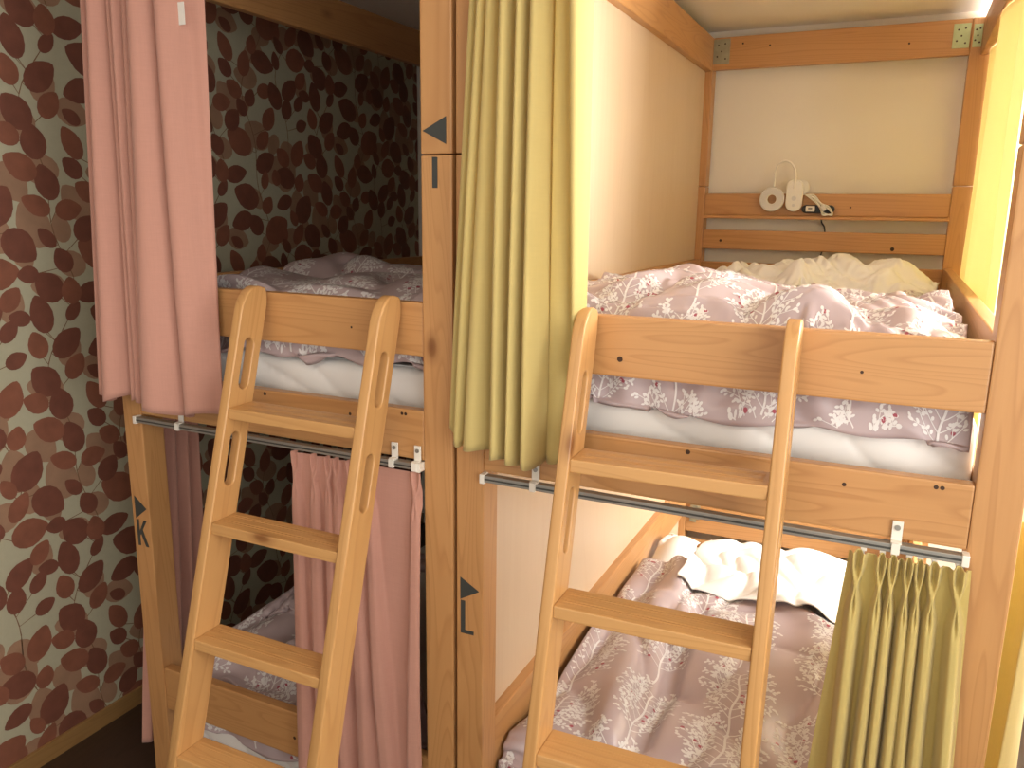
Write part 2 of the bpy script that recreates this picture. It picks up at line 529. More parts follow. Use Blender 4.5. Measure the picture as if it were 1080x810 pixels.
def bunk(x0, x1, x2, x3, label, left_side_panel, stk):
    """x0-x1 left post, x2-x3 right post"""
    B = thing('bunk_bed', label, 'bunk bed', ((x0 + x3) / 2, (YF + YB2) / 2, FLOOR))
    inv = Matrix.Translation(-Vector(B.location))
    made = []
    def P(o):
        made.append(o); return o
    posts = []
    for (a, b) in ((x0, x1), (x2, x3)):
        for (c, d) in ((YF, YF2), (YB, YB2)):
            for (z0, z1) in ((FLOOR, SEAM - .0012), (SEAM + .0012, POST_TOP)):
                posts.append(P(box('post', (a, b, c, d, z0, z1), W_Z, B, .004)))
    yr0, yr1 = YF + .004, YF + .034
    g = P(rail('guard_rail', (x1, x2, yr0, yr1, 1.376, 1.500), W_X, B, [(x1 + .31, 1.413, .006), (x2 - .2, 1.43, .003)]))
    P(rail('bed_rail', (x1, x2, YF + .002, yr1, 1.128, 1.248), W_X, B, [(x1 + .46, 1.238, .005), (x2 - .21, 1.217, .004), (x2 - .05, 1.236, .004), (x2 - .06, 1.236, .004)]))
    P(rail('guard_rail', (x1, x2, yr0, yr1, .190, .330), W_X, B, [(x1 + .5, .25, .005)]))
    P(rail('bed_rail', (x1, x2, yr0, yr1, -.045, .075), W_X, B))
    P(rail('top_rail', (x1, x2, yr0, yr1, 2.305, POST_TOP), W_X, B))
    # sides
    for (a, b, sgn) in ((x0 + .004, x1, 0), (x2, x3 - .004, 1)):
        s0, s1 = (b - .034, b - .002) if sgn == 0 else (a + .002, a + .034)
        for (z0, z1, nm) in ((2.300, POST_TOP, 'top_rail'), (1.380, 1.505, 'side_rail'), (.30, .452, 'side_rail'), (1.128, 1.25, 'bed_rail'), (-.045, .075, 'bed_rail')):
            if nm == 'side_rail' and z0 < 1 and not left_side_panel:
                continue
            o = .036 if sgn == 1 and nm == 'top_rail' else 0
            P(box(nm, (s0 + o, s1 + o, YF2, YB, z0, z1), W_Y, B, .004))
    # head end boards
    P(rail('top_rail', (x1, x2, YB + .004, YB + .036, 2.305, POST_TOP), W_X, B, [(x1 + .12, 2.405, .004), (x1 + .23, 2.39, .004), (x2 - .21, 2.36, .004)]))
    hb = P(rail('headboard_board', (x1, x2, YB + .006, YB + .032, 1.700, 1.792), W_X, B, [(x1 + .5, 1.73, .009), (x1 + .6, 1.737, .004)]))
    P(box('headboard_ledge', (x1, x2, YB - .020, YB + .032, 1.686, 1.700), W_X, B, .003))
    P(rail('headboard_slat', (x1, x2, YB + .006, YB + .032, 1.553, 1.636), W_X, B, [(x1 + .08, 1.59, .006), (x2 - .19, 1.573, .008)]))
    P(rail('headboard_slat', (x1, x2, YB + .006, YB + .032, 1.40, 1.497), W_X, B))
    P(rail('headboard_slat', (x1, x2, YB + .006, YB + .032, .21, .60), W_X, B, [(x1 + .43, .375, .006), (x1 + .2, .40, .004)]))
    P(box('headboard_slat', (x1, x2, YB + .006, YB + .032, .08, .17), W_X, B, .003))
    for z in (1.128, -.02):  # unseen solid boards, put in to block light between the levels
        P(box('bed_base', (x1, x2, YF + .036, YB, z, z + .018), PLY, B, .002))
    if left_side_panel:
        for (z0, z1) in ((1.25, 2.36), (FLOOR + .03, 1.128)):
            P(box('side_panel', (x0 + .0335, x0 + .0335 + .006, YF2 - .02, YB + .02, z0, z1), PLY, B, .001))
        # steel plates that tie the head-end corners
        def plate(a, b, z0, z1, mat, y=YB + .0025):
            bm = new_bm(); bm_box(bm, a, b, y - .0025, y, z0, z1, .0008)
            for (u, v) in ((.25, .3), (.75, .2), (.3, .75), (.7, .8), (.5, .5)):
                disc(bm, (a + (b - a) * u, y - .0029, z0 + (z1 - z0) * v), .0035)
            me = bpy.data.meshes.new('m'); bm.normal_update(); bm.to_mesh(me); bm.free()
            return P(link('corner_bracket', me, [mat, HOLE], B))
        plate(x1 - .001, x1 + .068, 2.328, 2.428, STEEL, YB + .0035)
        plate(x1 - .05, x1 - .006, 2.322, 2.405, STEEL, YB - .0003)
        plate(x2 - .062, x2 - .004, 2.330, 2.418, GREENSTEEL, YB + .0035)
        plate(x2 + .006, x2 + .036, 2.330, 2.412, GREENSTEEL, YB - .0003)
        plate(x1 - .020, x1 - .002, 1.40, 1.48, STEEL, YB - .0003)
        # hooked steel plate on the lower head board
        lp = [(0, 0), (.030, 0), (.030, .014), (.046, .014), (.046, .034), (.036, .034), (.036, .026), (.026, .026), (.026, .062), (.046, .062), (.046, .082), (.034, .090), (0, .090)]
        me = outline_mesh([lp], .0035, .0006)
        me.transform(Matrix.Translation((x1 + .022, YB + .001, .262)) @ Matrix.Rotation(PI / 2, 4, 'X'))
        P(link('hook_plate', me, STEEL, B))
    fp = posts[0:2]; fr = posts[4:6]
    for kind, ps, a, b, z0, z1 in stk:
        par = {'ll': fp[0], 'lu': fp[1], 'rl': fr[0], 'ru': fr[1]}[ps]
        P(sticker(kind, a, b, z0, z1, par))
    return B, made

def rebase(B, made):
    """meshes were written in room coordinates; move their data so that the thing's own base is the origin"""
    M = Matrix.Translation(-Vector(B.location))
    for o in made:
        if not o.data.get('rb'):
            o.data.transform(M)
            o.data['rb'] = 1

BL, madeL = bunk(K0, K1, M0, M1, 'left pine bunk bed with pink curtains and black signs K and I on its posts', False,
    [('right', 'll', -1.954, -1.908, .806, .876), ('K', 'll', -1.953, -1.910, .722, .804), ('left', 'ru', -.954, -.896, 1.843, 1.900), ('I', 'rl', -.931, -.918, 1.752, 1.817)])
BR, madeR = bunk(L0, L1, R0, R1, 'right pine bunk bed with yellow curtains, plywood side panel and black sign L', True,
    [('right', 'll', -.862, -.812, .800, .857), ('L', 'll', -.861, -.826, .713, .798)])
TRL = track(BL, K1 - .012, M0, 1.124, YF - .008, [-1.737, -1.039, -.975], [])
TRR = track(BR, L1, R0 + .005, 1.124, YF - .008, [-.672, .047], [-.005, .027, .046, .071, .089, .112, .150])
# upper tracks (their curtains hang from these)
TUL = track(BL, K1 - .07, M0, 2.305, YF - .008, [-1.7, -1.2], [])
TUR = track(BR, L1, R0, 2.305, YF - .008, [-.6, 0], [])
bm = new_bm()
bm_box(bm, R1 + .002, R1 + .020, YF2, YB2 + .0, 2.318, 2.334, .001)
TS = link('curtain_rail', bm_mesh(bm), ALU, BR)
for o, lst in ((BL, madeL + [TRL, TUL] + list(TRL.children) + list(TUL.children)), (BR, madeR + [TRR, TUR, TS] + list(TRR.children) + list(TUR.children))):
    rebase(o, lst)

# ------------------------------------------------------------------ ladders
def ladder(label, p):
    x0, y0, z0, tilt, yaw, lean, W, t, dep, pitch, s1, th = p
    ex = Vector((math.cos(yaw), math.sin(yaw), 0))
    ez = Vector((math.sin(lean), math.sin(tilt), math.cos(tilt))).normalized()
    ey = ez.cross(ex).normalized()
    ex = ey.cross(ez)
    top = Vector((x0, y0, z0))
    length = (z0 - FLOOR + .004) / ez.z
    foot = top - ez * length
    T = thing('bunk_ladder', label, 'ladder', foot)
    Rm = Matrix((ex, ey, ez)).transposed()
    T.rotation_euler = Rm.to_euler()
    top_ext = .085
    Lt = length + top_ext
    def stringer(xa):
        # profile in (depth, height)
        loop = []
        cut = dep * math.tan(tilt)
        loop += [(0, .002), (dep, cut * -1 + .002 if False else .002)]
        ra, rb = .055, .045
        loop = [(0.0, 0.0), (dep, 0.0)]
        n = 8
        # back top corner: short slanted shoulder, front: long rounded nose
        for k in range(n + 1):
            a = k / n * PI / 2
            loop.append((dep - .018 + .018 * math.cos(a), Lt - .05 + .05 * math.sin(a)))
        for k in range(n + 1):
            a = PI / 2 + k / n * PI / 2
            loop.append((.050 + .050 * math.cos(a), Lt - .075 + .075 * math.sin(a)))
        holes = []
        for (sa, sb) in ((s1 - .175, s1 - .050), (s1 + .055, s1 + .185)):
            za, zb = length - sb, length - sa
            r = .0155
            c = dep * .50
            h = [(c + r * math.cos(a), zb - r + r * math.sin(a)) for a in [PI * k / 8 for k in range(9)]]
            h += [(c + r * math.cos(a), za + r + r * math.sin(a)) for a in [PI + PI * k / 8 for k in range(9)]]
            holes.append(h)
        me = outline_mesh([loop] + holes, t / 2, .004, 2)
        # local curve x -> depth(y), y -> height(z), z -> thickness(x)
        M = Matrix(((0, 0, 1, xa + t / 2), (1, 0, 0, 0), (0, 1, 0, 0), (0, 0, 0, 1)))
        me.transform(M)
        bm = new_bm(); bm.from_mesh(me)
        bmesh.ops.recalc_face_normals(bm, faces=bm.faces)
        # floor-parallel foot
        for v in bm.verts:
            if v.co.z < .01:
                v.co.z += (-v.co.y * math.tan(tilt)) + .012 * 0
        bm.to_mesh(me); bm.free()
        return link('stringer', me, LAD_Z, T)
    for xa in (0, W - t):
        stringer(xa)
    k = 0
    while s1 + k * pitch < length - .1:
        s = s1 + k * pitch
        zc = length - s
        # steps stay level: build tilted back by the ladder's own lean
        bm = new_bm()
        d = dep * 1.02
        bm_box(bm, t, W - t, 0, d, -th, 0, .003)
        for gy in (.30, .40, .68, .78):
            disc_y = d * gy
            bm_box(bm, t + .012, W - t - .012, disc_y - .0012, disc_y + .0012, -.0004, .0007, 0)
        me = bm_mesh(bm)
        me.transform(Matrix.Translation((0, .001, zc)) @ Matrix.Rotation(tilt, 4, 'X'))
        link('step', me, LAD_X, T)
        k += 1
    return T

ladder('pine ladder leaning on the left bunk between its pink curtains', (-1.4321, 1.4500, 1.4498, .2768, .0124, .0029, .4179, .0273, .0835, .2745, .2195, .0274))
ladder('pine ladder leaning on the right bunk in front of the lower bed', (-.5627, 1.4500, 1.4498, .27, .0216, -.0123, .4197, .0257, .0849, .2815, .219, .0265))

# ------------------------------------------------------------------ curtains
def panels(ed, yf, depth, lap=.35, jit=0, seed=0):
    """fold edges -> control polyline: every fold starts forward at its left edge and recedes to the right"""
    r = random.Random(seed)
    pts = []
    for i in range(len(ed) - 1):
        a, b = ed[i], ed[i + 1]
        w = b - a
        d = depth[i] if isinstance(depth, (list, tuple)) else depth
        f = yf[i] if isinstance(yf, (list, tuple)) else yf
        f += r.uniform(-jit, jit)
        pts += [(a + .02 * w, f + .45 * d), (a + .10 * w, f + .06 * d), (a + .38 * w, f), (a + .72 * w, f + .45 * d), (b - .04 * w, f + d)]
    return pts

def curtain(name, label, top, bot, zt, zb, mat, hem=None, ns=260, nz=60, seed=0, wob=.004, group=None, ease=1.0, axis='x', amp=None):
    """top/bot: lists of (x, y) of equal length"""
    t = np.linspace(0, 1, ns)
    A, B = catmull(top, t), catmull(bot, t)
    verts = np.zeros((nz, ns, 3))
    rs = np.random.RandomState(seed)
    ph = rs.rand(6) * 6.28
    for j in range(nz):
        v = j / (nz - 1)
        e = v ** ease
        P = A * (1 - e) + B * e
        wx = wob * v * (np.sin(t * 21 + ph[0] + 3.0 * v) + .6 * np.sin(t * 47 + ph[1] - 5 * v))
        wy = wob * 1.2 * v * (np.sin(t * 33 + ph[2] + 4.1 * v) + .5 * np.sin(t * 71 + ph[3] + 7 * v))
        z1 = zb(t) if callable(zb) else zb
        z = zt + (z1 - zt) * v
        if axis == 'x':
            verts[j, :, 0] = P[:, 0] + wx; verts[j, :, 1] = P[:, 1] + wy
        else:
            verts[j, :, 1] = P[:, 0] + wx; verts[j, :, 0] = P[:, 1] + wy
        verts[j, :, 2] = z
    return grid_cloth(name, label, verts, mat, .0016, 'curtain', group)

def grid_cloth(name, label, V, mat, th, cat, group=None, extra=None):
    nz, ns = V.shape[:2]
    base = V.reshape(-1, 3).mean(0); base[2] = V[..., 2].min()
    o_loc = Vector(base)
    vv = (V.reshape(-1, 3) - base)
    faces = []
    for j in range(nz - 1):
        for i in range(ns - 1):
            a = j * ns + i
            faces.append((a, a + 1, a + ns + 1, a + ns))
    me = mesh_from(vv, faces)
    o = link(name, me, mat, None, True)
    o.location = o_loc
    if th:
        s = o.modifiers.new('thick', 'SOLIDIFY'); s.thickness = th; s.offset = 0
    tag(o, label, cat, group)
    return o

# pink, upper left (pushed to the left end of its rail)
pt_top = panels([-1.918, -1.889, -1.868, -1.815, -1.790, -1.758, -1.716, -1.649, -1.580], [1.495, 1.49, 1.470, 1.485, 1.475, 1.480, 1.458, 1.470], [.03, .03, .05, .035, .04, .04, .055, .05])
pt_bot = panels([-1.997, -1.968, -1.946, -1.856, -1.832, -1.806, -1.782, -1.648, -1.572], [1.500, 1.49, 1.462, 1.490, 1.480, 1.480, 1.448, 1.470], [.03, .03, .06, .03, .035, .035, .07, .05])
# the last width turns back behind the front fold, into the bed
pt_top += [(-1.55, 1.56), (-1.54, 1.62)]
pt_bot += [(-1.60, 1.535), (-1.615, 1.545)]
pt_top[-2:] = [(-1.560, 1.530), (-1.545, 1.540)]
pt_bot[-2:] = [(-1.566, 1.532), (-1.572, 1.540)]
c1 = curtain('curtain', 'pink curtain hanging over the upper left bunk beside the leaf wallpaper', pt_top, pt_bot, 2.298, lambda t: 1.188 - .012 * np.sin(t * 9 + .6) - .010 * t + .008 * np.sin(t * 43), PINK, seed=1, ns=320, wob=.002)
box('care_tag', (-1.600 - c1.location.x, -1.574 - c1.location.x, 1.500 - c1.location.y, 1.502 - c1.location.y, 2.125 - c1.location.z, 2.175 - c1.location.z), LABELW, c1, .0005)

# yellow, upper right bunk (left end of its rail)
ed_t = [-.805, -.780, -.757, -.728, -.692, -.662, -.622, -.588, -.548]
ed_b = [-.868, -.846, -.815, -.745, -.700, -.668, -.632, -.570, -.555]
yt = panels(ed_t, [1.500, 1.485, 1.475, 1.460, 1.455, 1.450, 1.475, 1.435], [.03, .03, .04, .06, .06, .065, .02, .05])
yb = panels(ed_b, [1.505, 1.480, 1.470, 1.445, 1.440, 1.440, 1.500, 1.500], [.015, .02, .03, .065, .06, .06, .01, .02])
def hem_y(t):
    return 1.196 + .028 * np.exp(-((t - .02) / .08) ** 2) - .030 * ((t > .36) & (t < .80)) * np.abs(np.sin((t - .36) * PI / .147)) + .045 * np.clip((t - .78) / .1, 0, 1)
c2 = curtain('curtain', 'yellow curtain hanging at the left end of the upper right bunk', yt, yb, 2.298, lambda t: 1.200 + .028 * np.exp(-((t - .02) / .09) ** 2) - .014 * np.clip((t - .3) / .2, 0, 1) + .012 * np.clip((t - .78) / .1, 0, 1) + .004 * np.sin(t * 60), YELLOW, seed=2, ns=340, wob=.002)

# pinch-pleated header curtains
def pleated(name, label, xs_t, xs_b, x0t, x1t, x0b, x1b, zt, zb, y, mat, wt=.011, wb=.015, amp_t=.022, amp_b=.055, ns=520, nz=90, seed=0, group=None, base_fn=None):
    xs_t, xs_b = np.array(xs_t), np.array(xs_b)
    t = np.linspace(0, 1, ns)
    V = np.zeros((nz, ns, 3))
    rs = np.random.RandomState(seed)
    ph = rs.rand(len(xs_t), 3) * 6.28
    pin = .062
    def wid(a, cap):   # lobe half-widths from the pleat spacing
        g = np.diff(a); g = np.minimum(np.r_[g[:1] * 9, g], np.r_[g, g[-1:] * 9])
        return np.clip(g * .44, .004, cap)
    WT, WB = wid(xs_t, wt), wid(xs_b, wb)
    H = zt - zb
    for j in range(nz):
        v = (j / (nz - 1)) ** 1.5
        d = v * H
        xl = x0t + (x1t - x0t) * t; xr = x0b + (x1b - x0b) * t
        e = v
        x = xl * (1 - e) + xr * e
        yy = np.full(ns, y)
        q = math.exp(-((d - pin) / .028) ** 2)            # nearness to the pinch
        dx = np.zeros(ns)
        zo = np.zeros(ns)
        for k in range(len(xs_t)):
            c = xs_t[k] * (1 - e) + xs_b[k] * e + .003 * v * math.sin(ph[k, 0] + 5 * v)
            ramp_ = min(1, max(0, (d - pin) / (H * .5)))
            w = (WT[k] * (1 - ramp_) + WB[k] * ramp_) * (1 - .62 * q)
            a = amp_t * (1 - ramp_) + amp_b * ramp_
            lobe = np.exp(-((x - c) / (w * 1.08)) ** 4)
            yy = yy - a * lobe
            op = max(0, 1 - d / (pin * .85))               # the cup stands open above the pinch
            yy = yy + .85 * a * min(1, 2.2 * op) * np.exp(-((x - c) / (w * .62)) ** 4)
            un = max(0, 1 - abs(d - pin - .03) / .03)
            yy = yy + .30 * a * un * np.exp(-((x - c) / (w * .30)) ** 2)
            zo += .007 * np.exp(-((x - c) / (WT[k] * .9)) ** 2) * max(0, 1 - d / .05)
        yy += .006 * v * np.sin(x * 60 + ph[0, 2] + 4 * v)
        V[j, :, 0] = x; V[j, :, 1] = yy; V[j, :, 2] = zt - d + zo
    return grid_cloth(name, label, V, mat, .0016, 'curtain', group)

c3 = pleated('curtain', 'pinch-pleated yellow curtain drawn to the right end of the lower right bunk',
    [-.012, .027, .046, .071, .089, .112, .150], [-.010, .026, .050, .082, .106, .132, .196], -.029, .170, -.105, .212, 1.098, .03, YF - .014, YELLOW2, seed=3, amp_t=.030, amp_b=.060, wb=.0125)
c4 = pleated('curtain', 'pinch-pleated pink curtain on the lower left bunk behind the ladder, right side',
    [-1.335, -1.275, -1.232, -1.205, -1.165, -1.115, -.975], [-1.34, -1.28, -1.235, -1.2, -1.13, -1.06, -.985], -1.352, -.962, -1.362, -.965, 1.098, .02, YF - .004, PINK, seed=4, wt=.014, wb=.022, amp_t=.016, amp_b=.03)

# pink side curtain by the K post
st = panels([1.63, 1.68, 1.72, 1.765, 1.81, 1.84], -2.005, -.03)
sb = panels([1.56, 1.60, 1.66, 1.73, 1.80, 1.85], -2.025, -.03)
st = [(a, -1.985 + .018 * math.sin(i * 1.9)) for i, a in enumerate(np.linspace(1.64, 1.83, 16))]
sb = [(a, -2.035 + .020 * math.sin(i * 1.9)) for i, a in enumerate(np.linspace(1.565, 1.86, 16))]
c5 = curtain('curtain', 'pink side curtain hanging behind the K post of the lower left bunk', st, sb, 1.118, .02, PINK, seed=5, axis='y', ns=160, wob=.003)

# yellow side curtains by the window
n = 40
ys = np.linspace(3.655, 2.45, n)
at = [(3.655, .238), (3.56, .222), (3.45, .232), (3.34, .262), (3.24, .290), (3.14, .296), (3.09, .270), (3.085, .225), (3.00, .204), (2.86, .206), (2.74, .232), (2.66, .275), (2.58, .285), (2.54, .24), (2.48, .215), (2.40, .23)]
ab = [(3.655, .240), (3.60, .224), (3.52, .236), (3.44, .266), (3.36, .296), (3.28, .300), (3.225, .276), (3.22, .225), (3.10, .204), (2.92, .206), (2.76, .232), (2.66, .280), (2.56, .290), (2.51, .24), (2.44, .213), (2.34, .23)]
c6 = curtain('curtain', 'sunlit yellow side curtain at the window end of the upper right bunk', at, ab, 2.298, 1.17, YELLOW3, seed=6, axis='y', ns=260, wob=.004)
box('care_tag', (-.0015, .0015, -.02, .02, -.016, .016), LABELW, c6, .0004)
c6.children[0].location = (0.240 - c6.location.x, 3.31 - c6.location.y, 2.262 - c6.location.z)
box('care_tag_print', (-.003, -.0015, -.006, .004, -.006, .006), GREYINK, c6.children[0], 0)
ys = np.linspace(1.70, 2.75, n)  # far stretch is unseen, lengthened to keep window light off the lower bed
at = [(y, .290 + .026 * math.sin((y - 1.7) * 26) + .008 * math.sin((y - 1.7) * 57)) for y in ys]
ab = [(y, .295 + .032 * math.sin((y - 1.7) * 26 + .2) + .008 * math.sin((y - 1.7) * 57)) for y in np.linspace(1.66, 2.80, n)]
c7 = curtain('curtain', 'sunlit yellow side curtain at the far right beside the front post of the lower bunk', at, ab, 1.10, .02, YELLOW, seed=7, axis='y', ns=260, wob=.004)

# ------------------------------------------------------------------ bedding: a small cloth solver
def settle(P, rh, rv, ground, lo, hi, pin=None, steps=160, iters=6, bend=.12, seed=0, g=9.8, yfront=None):
    """P (n,m,3) start; rh/rv rest lengths along columns / rows; ground(x,y)->z; lo/hi box walls"""
    rs = np.random.RandomState(seed)
    n, m = P.shape[:2]
    P = P.copy(); Q = P.copy()
    dt = 1 / 60
    rd = math.hypot(rh, rv)
    P0 = P.copy()
    def con(a, b, r, k):
        d = b - a
        l = np.sqrt((d * d).sum(-1, keepdims=True)) + 1e-9
        c = d * ((l - r) / l * (.5 * k))
        a += c; b -= c
    for s in range(steps):
        vel = (P - Q) * (.97 if s < steps * .7 else .85)
        Q = P.copy()
        P = P + vel
        P[..., 2] -= g * dt * dt
        for it in range(iters):
            for o in (0, 1):
                k = (m - o) // 2 * 2
                con(P[:, o:o + k:2], P[:, o + 1:o + k:2], rh, 1)
                k = (n - o) // 2 * 2
                con(P[o:o + k:2], P[o + 1:o + k:2], rv, 1)
            for o in (0, 1):
                k = (n - o) // 2 * 2
                a, b = P[o:o + k:2], P[o + 1:o + k:2]
                con(a[:, :-1], b[:, 1:], rd, .35)
                con(a[:, 1:], b[:, :-1], rd, .35)
            for o in (0, 1, 2, 3):
                if o < 2:
                    for st in (0, 2):
                        a = P[:, o + st:-2:4]; b = P[:, o + st + 2::4][:, :a.shape[1]]
                        con(a[:, :b.shape[1]], b, rh * 2, bend)
                        a = P[o + st:-2:4]; b = P[o + st + 2::4][:a.shape[0]]
                        con(a[:b.shape[0]], b, rv * 2, bend)
            gz = ground(P[..., 0], P[..., 1])
            hit = P[..., 2] < gz
            P[..., 2] = np.where(hit, gz, P[..., 2])
            # friction
            f = hit[..., None] * np.array([.35, .35, 0])
            P = P * (1 - f) + Q * f
            P[..., 0] = np.clip(P[..., 0], lo[0], hi[0])
            P[..., 1] = np.clip(P[..., 1], lo[1], hi[1])
            if pin is not None:
                P[pin] = P0[pin]
    return P

def upsample(P, k):
    def up(A):
        n = A.shape[0]
        t = np.linspace(0, 1, (n - 1) * k + 1)
        return catmull(A.reshape(n, -1), t).reshape((len(t),) + A.shape[1:])
    return up(up(P).swapaxes(0, 1)).swapaxes(0, 1)

def grid_normals(V):
    du = np.gradient(V, axis=1); dv = np.gradient(V, axis=0)
    nrm = np.cross(du, dv)
    nrm /= np.linalg.norm(nrm, axis=-1, keepdims=True) + 1e-12
    return nrm

def tree_print(rnd, s=1.0):
    """polygons of a printed sprig: trunk, side twigs, leaves, berries; local metres, root at the origin, growing +y"""
    out = []
    def strip(pts, w):
        for (a, b) in zip(pts[:-1], pts[1:]):
            dx, dy = b[0] - a[0], b[1] - a[1]
            l = math.hypot(dx, dy) or 1
            nx, ny = -dy / l * w / 2, dx / l * w / 2
            out.append(([(a[0] + nx, a[1] + ny), (a[0] - nx, a[1] - ny), (b[0] - nx, b[1] - ny), (b[0] + nx, b[1] + ny)], 1))
    def ell(c, rx, ry, ang, mi):
        ca, sa = math.cos(ang), math.sin(ang)
        out.append(([(c[0] + rx * math.cos(t) * ca - ry * math.sin(t) * sa, c[1] + rx * math.cos(t) * sa + ry * math.sin(t) * ca) for t in [2 * PI * k / 8 for k in range(8)]], mi))
    H = .30 * s
    n = 20
    trunk = [(.005 * s * math.sin(i * .6), H * i / n) for i in range(n + 1)]
    strip(trunk, .0052 * s)
    def leafy(p, a):
        for s2 in (1, -1):
            if rnd.random() < .55:
                b = a + s2 * rnd.uniform(.6, 1.0)
                d = rnd.uniform(.0065, .011) * s
                c = (p[0] + d * math.cos(b), p[1] + d * math.sin(b))
                rr = rnd.random()
                if rr < .84:
                    ell(c, .0056 * s, .0034 * s, b, 1)
                elif rr < .96:
                    ell(c, .0046 * s, .0046 * s, 0, 1)
                else:
                    ell(c, .0052 * s, .0052 * s, 0, 2)
    def branch(p, a, L_, sd, w, depth):
        k = max(2, int(L_ / .0125))
        pts = [p]
        for q in range(k):
            a += sd * .045
            p = (p[0] + L_ / k * math.cos(a), p[1] + L_ / k * math.sin(a))
            pts.append(p)
            if q > 0 or depth:
                leafy(p, a)
            if depth == 0 and q in (2, 4, 6) and q < k - 1:
                branch(p, a + (1 if (q // 2) % 2 else -1) * .75, L_ * .38, sd * .3, w * .75, 1)
        strip(pts, w)
        ell((p[0], p[1]), .0066 * s, .0040 * s, a, 1)
    for i in range(6, n + 1, 2):
        h = i / n
        R_ = .125 * math.sqrt(max(.05, 1 - ((h - .62) / .48) ** 2)) * s
        for sd in (1, -1):
            branch(trunk[i], PI / 2 - sd * rnd.uniform(.75, 1.0), R_ * rnd.uniform(.8, 1.05), sd, .0023 * s, 0)
    return out

def bedding(name, label, cat, P, W, L, up, mats, trees=None, th=.010, group=None, seed=0, off=.0011):
    """P settled grid; W,L rest size in metres along columns/rows; printed sprigs are laid on the cloth itself"""
    V = upsample(P, up)
    n, m = V.shape[:2]
    base = V.reshape(-1, 3).mean(0); base[2] = V[..., 2].min()
    V = V - base
    N_ = grid_normals(V)
    if N_[..., 2].mean() < 0:
        N_ = -N_
    verts = [V.reshape(-1, 3)]
    idx = np.arange(n * m).reshape(n, m)
    f = np.stack([idx[:-1, :-1], idx[:-1, 1:], idx[1:, 1:], idx[1:, :-1]], -1).reshape(-1, 4)
    faces = [tuple(q) for q in f.tolist()]
    fm = [0] * len(faces)
    # underside, a cloth's thickness below, closed round the rim
    nb = n * m
    verts.append((V - N_ * th).reshape(-1, 3))
    fb = f[:, ::-1] + nb
    faces += [tuple(q) for q in fb.tolist()]; fm += [0] * len(fb)
    rim = list(idx[0, :]) + list(idx[1:, -1]) + list(idx[-1, ::-1][1:]) + list(idx[::-1, 0][1:])
    for a, b in zip(rim[:-1], rim[1:]):
        faces.append((int(a), int(a) + nb, int(b) + nb, int(b))); fm.append(0)
    nv = 2 * nb
    if trees:
        rnd = random.Random(seed)
        kinds = [tree_print(rnd) for _ in range(3)]
        extra = []
        def at(u, v):
            x = u / W * (m - 1); y = v / L * (n - 1)
            i, j = int(x), int(y)
            i = min(max(i, 0), m - 2); j = min(max(j, 0), n - 2)
            fx, fy = x - i, y - j
            w = ((1 - fx) * (1 - fy), fx * (1 - fy), (1 - fx) * fy, fx * fy)
            p = V[j, i] * w[0] + V[j, i + 1] * w[1] + V[j + 1, i] * w[2] + V[j + 1, i + 1] * w[3]
            q = N_[j, i] * w[0] + N_[j, i + 1] * w[1] + N_[j + 1, i] * w[2] + N_[j + 1, i + 1] * w[3]
            return p + q * off
        for (u0, v0, ang, sc) in trees:
            ca, sa = math.cos(ang), math.sin(ang)
            for poly, mi in kinds[rnd.randrange(3)]:
                pts = [(u0 + (p[0] * ca - p[1] * sa) * sc, v0 + (p[0] * sa + p[1] * ca) * sc) for p in poly]
                if any(p[0] < .004 or p[0] > W - .004 or p[1] < .004 or p[1] > L - .004 for p in pts):
                    continue
                i0 = nv + len(extra)
                extra += [at(*p) for p in pts]
                faces.append(tuple(range(i0, i0 + len(pts)))); fm.append(mi)
        if extra:
            verts.append(np.array(extra))
    me = mesh_from(np.vstack(verts), faces, fm)
    o = link(name, me, mats, None, True)
    o.location = Vector(base)
    tag(o, label, cat, group)
    return o

def tree_grid(W, L, seed, sc=1.12, du=.215, dv=.31):
    r = random.Random(seed)
    out = []
    k = 0
    u = .06
    while u < W + .1:
        v = -.25 + (k % 2) * dv * .5
        while v < L:
            out.append((u + r.uniform(-.02, .02), v + r.uniform(-.03, .03), r.uniform(-.10, .10), sc * r.uniform(.92, 1.05)))
            v += dv * sc
        u += du * sc; k += 1
    return out

def smooth(a, b, x):
    t = np.clip((x - a) / (b - a), 0, 1)
    return t * t * (3 - 2 * t)

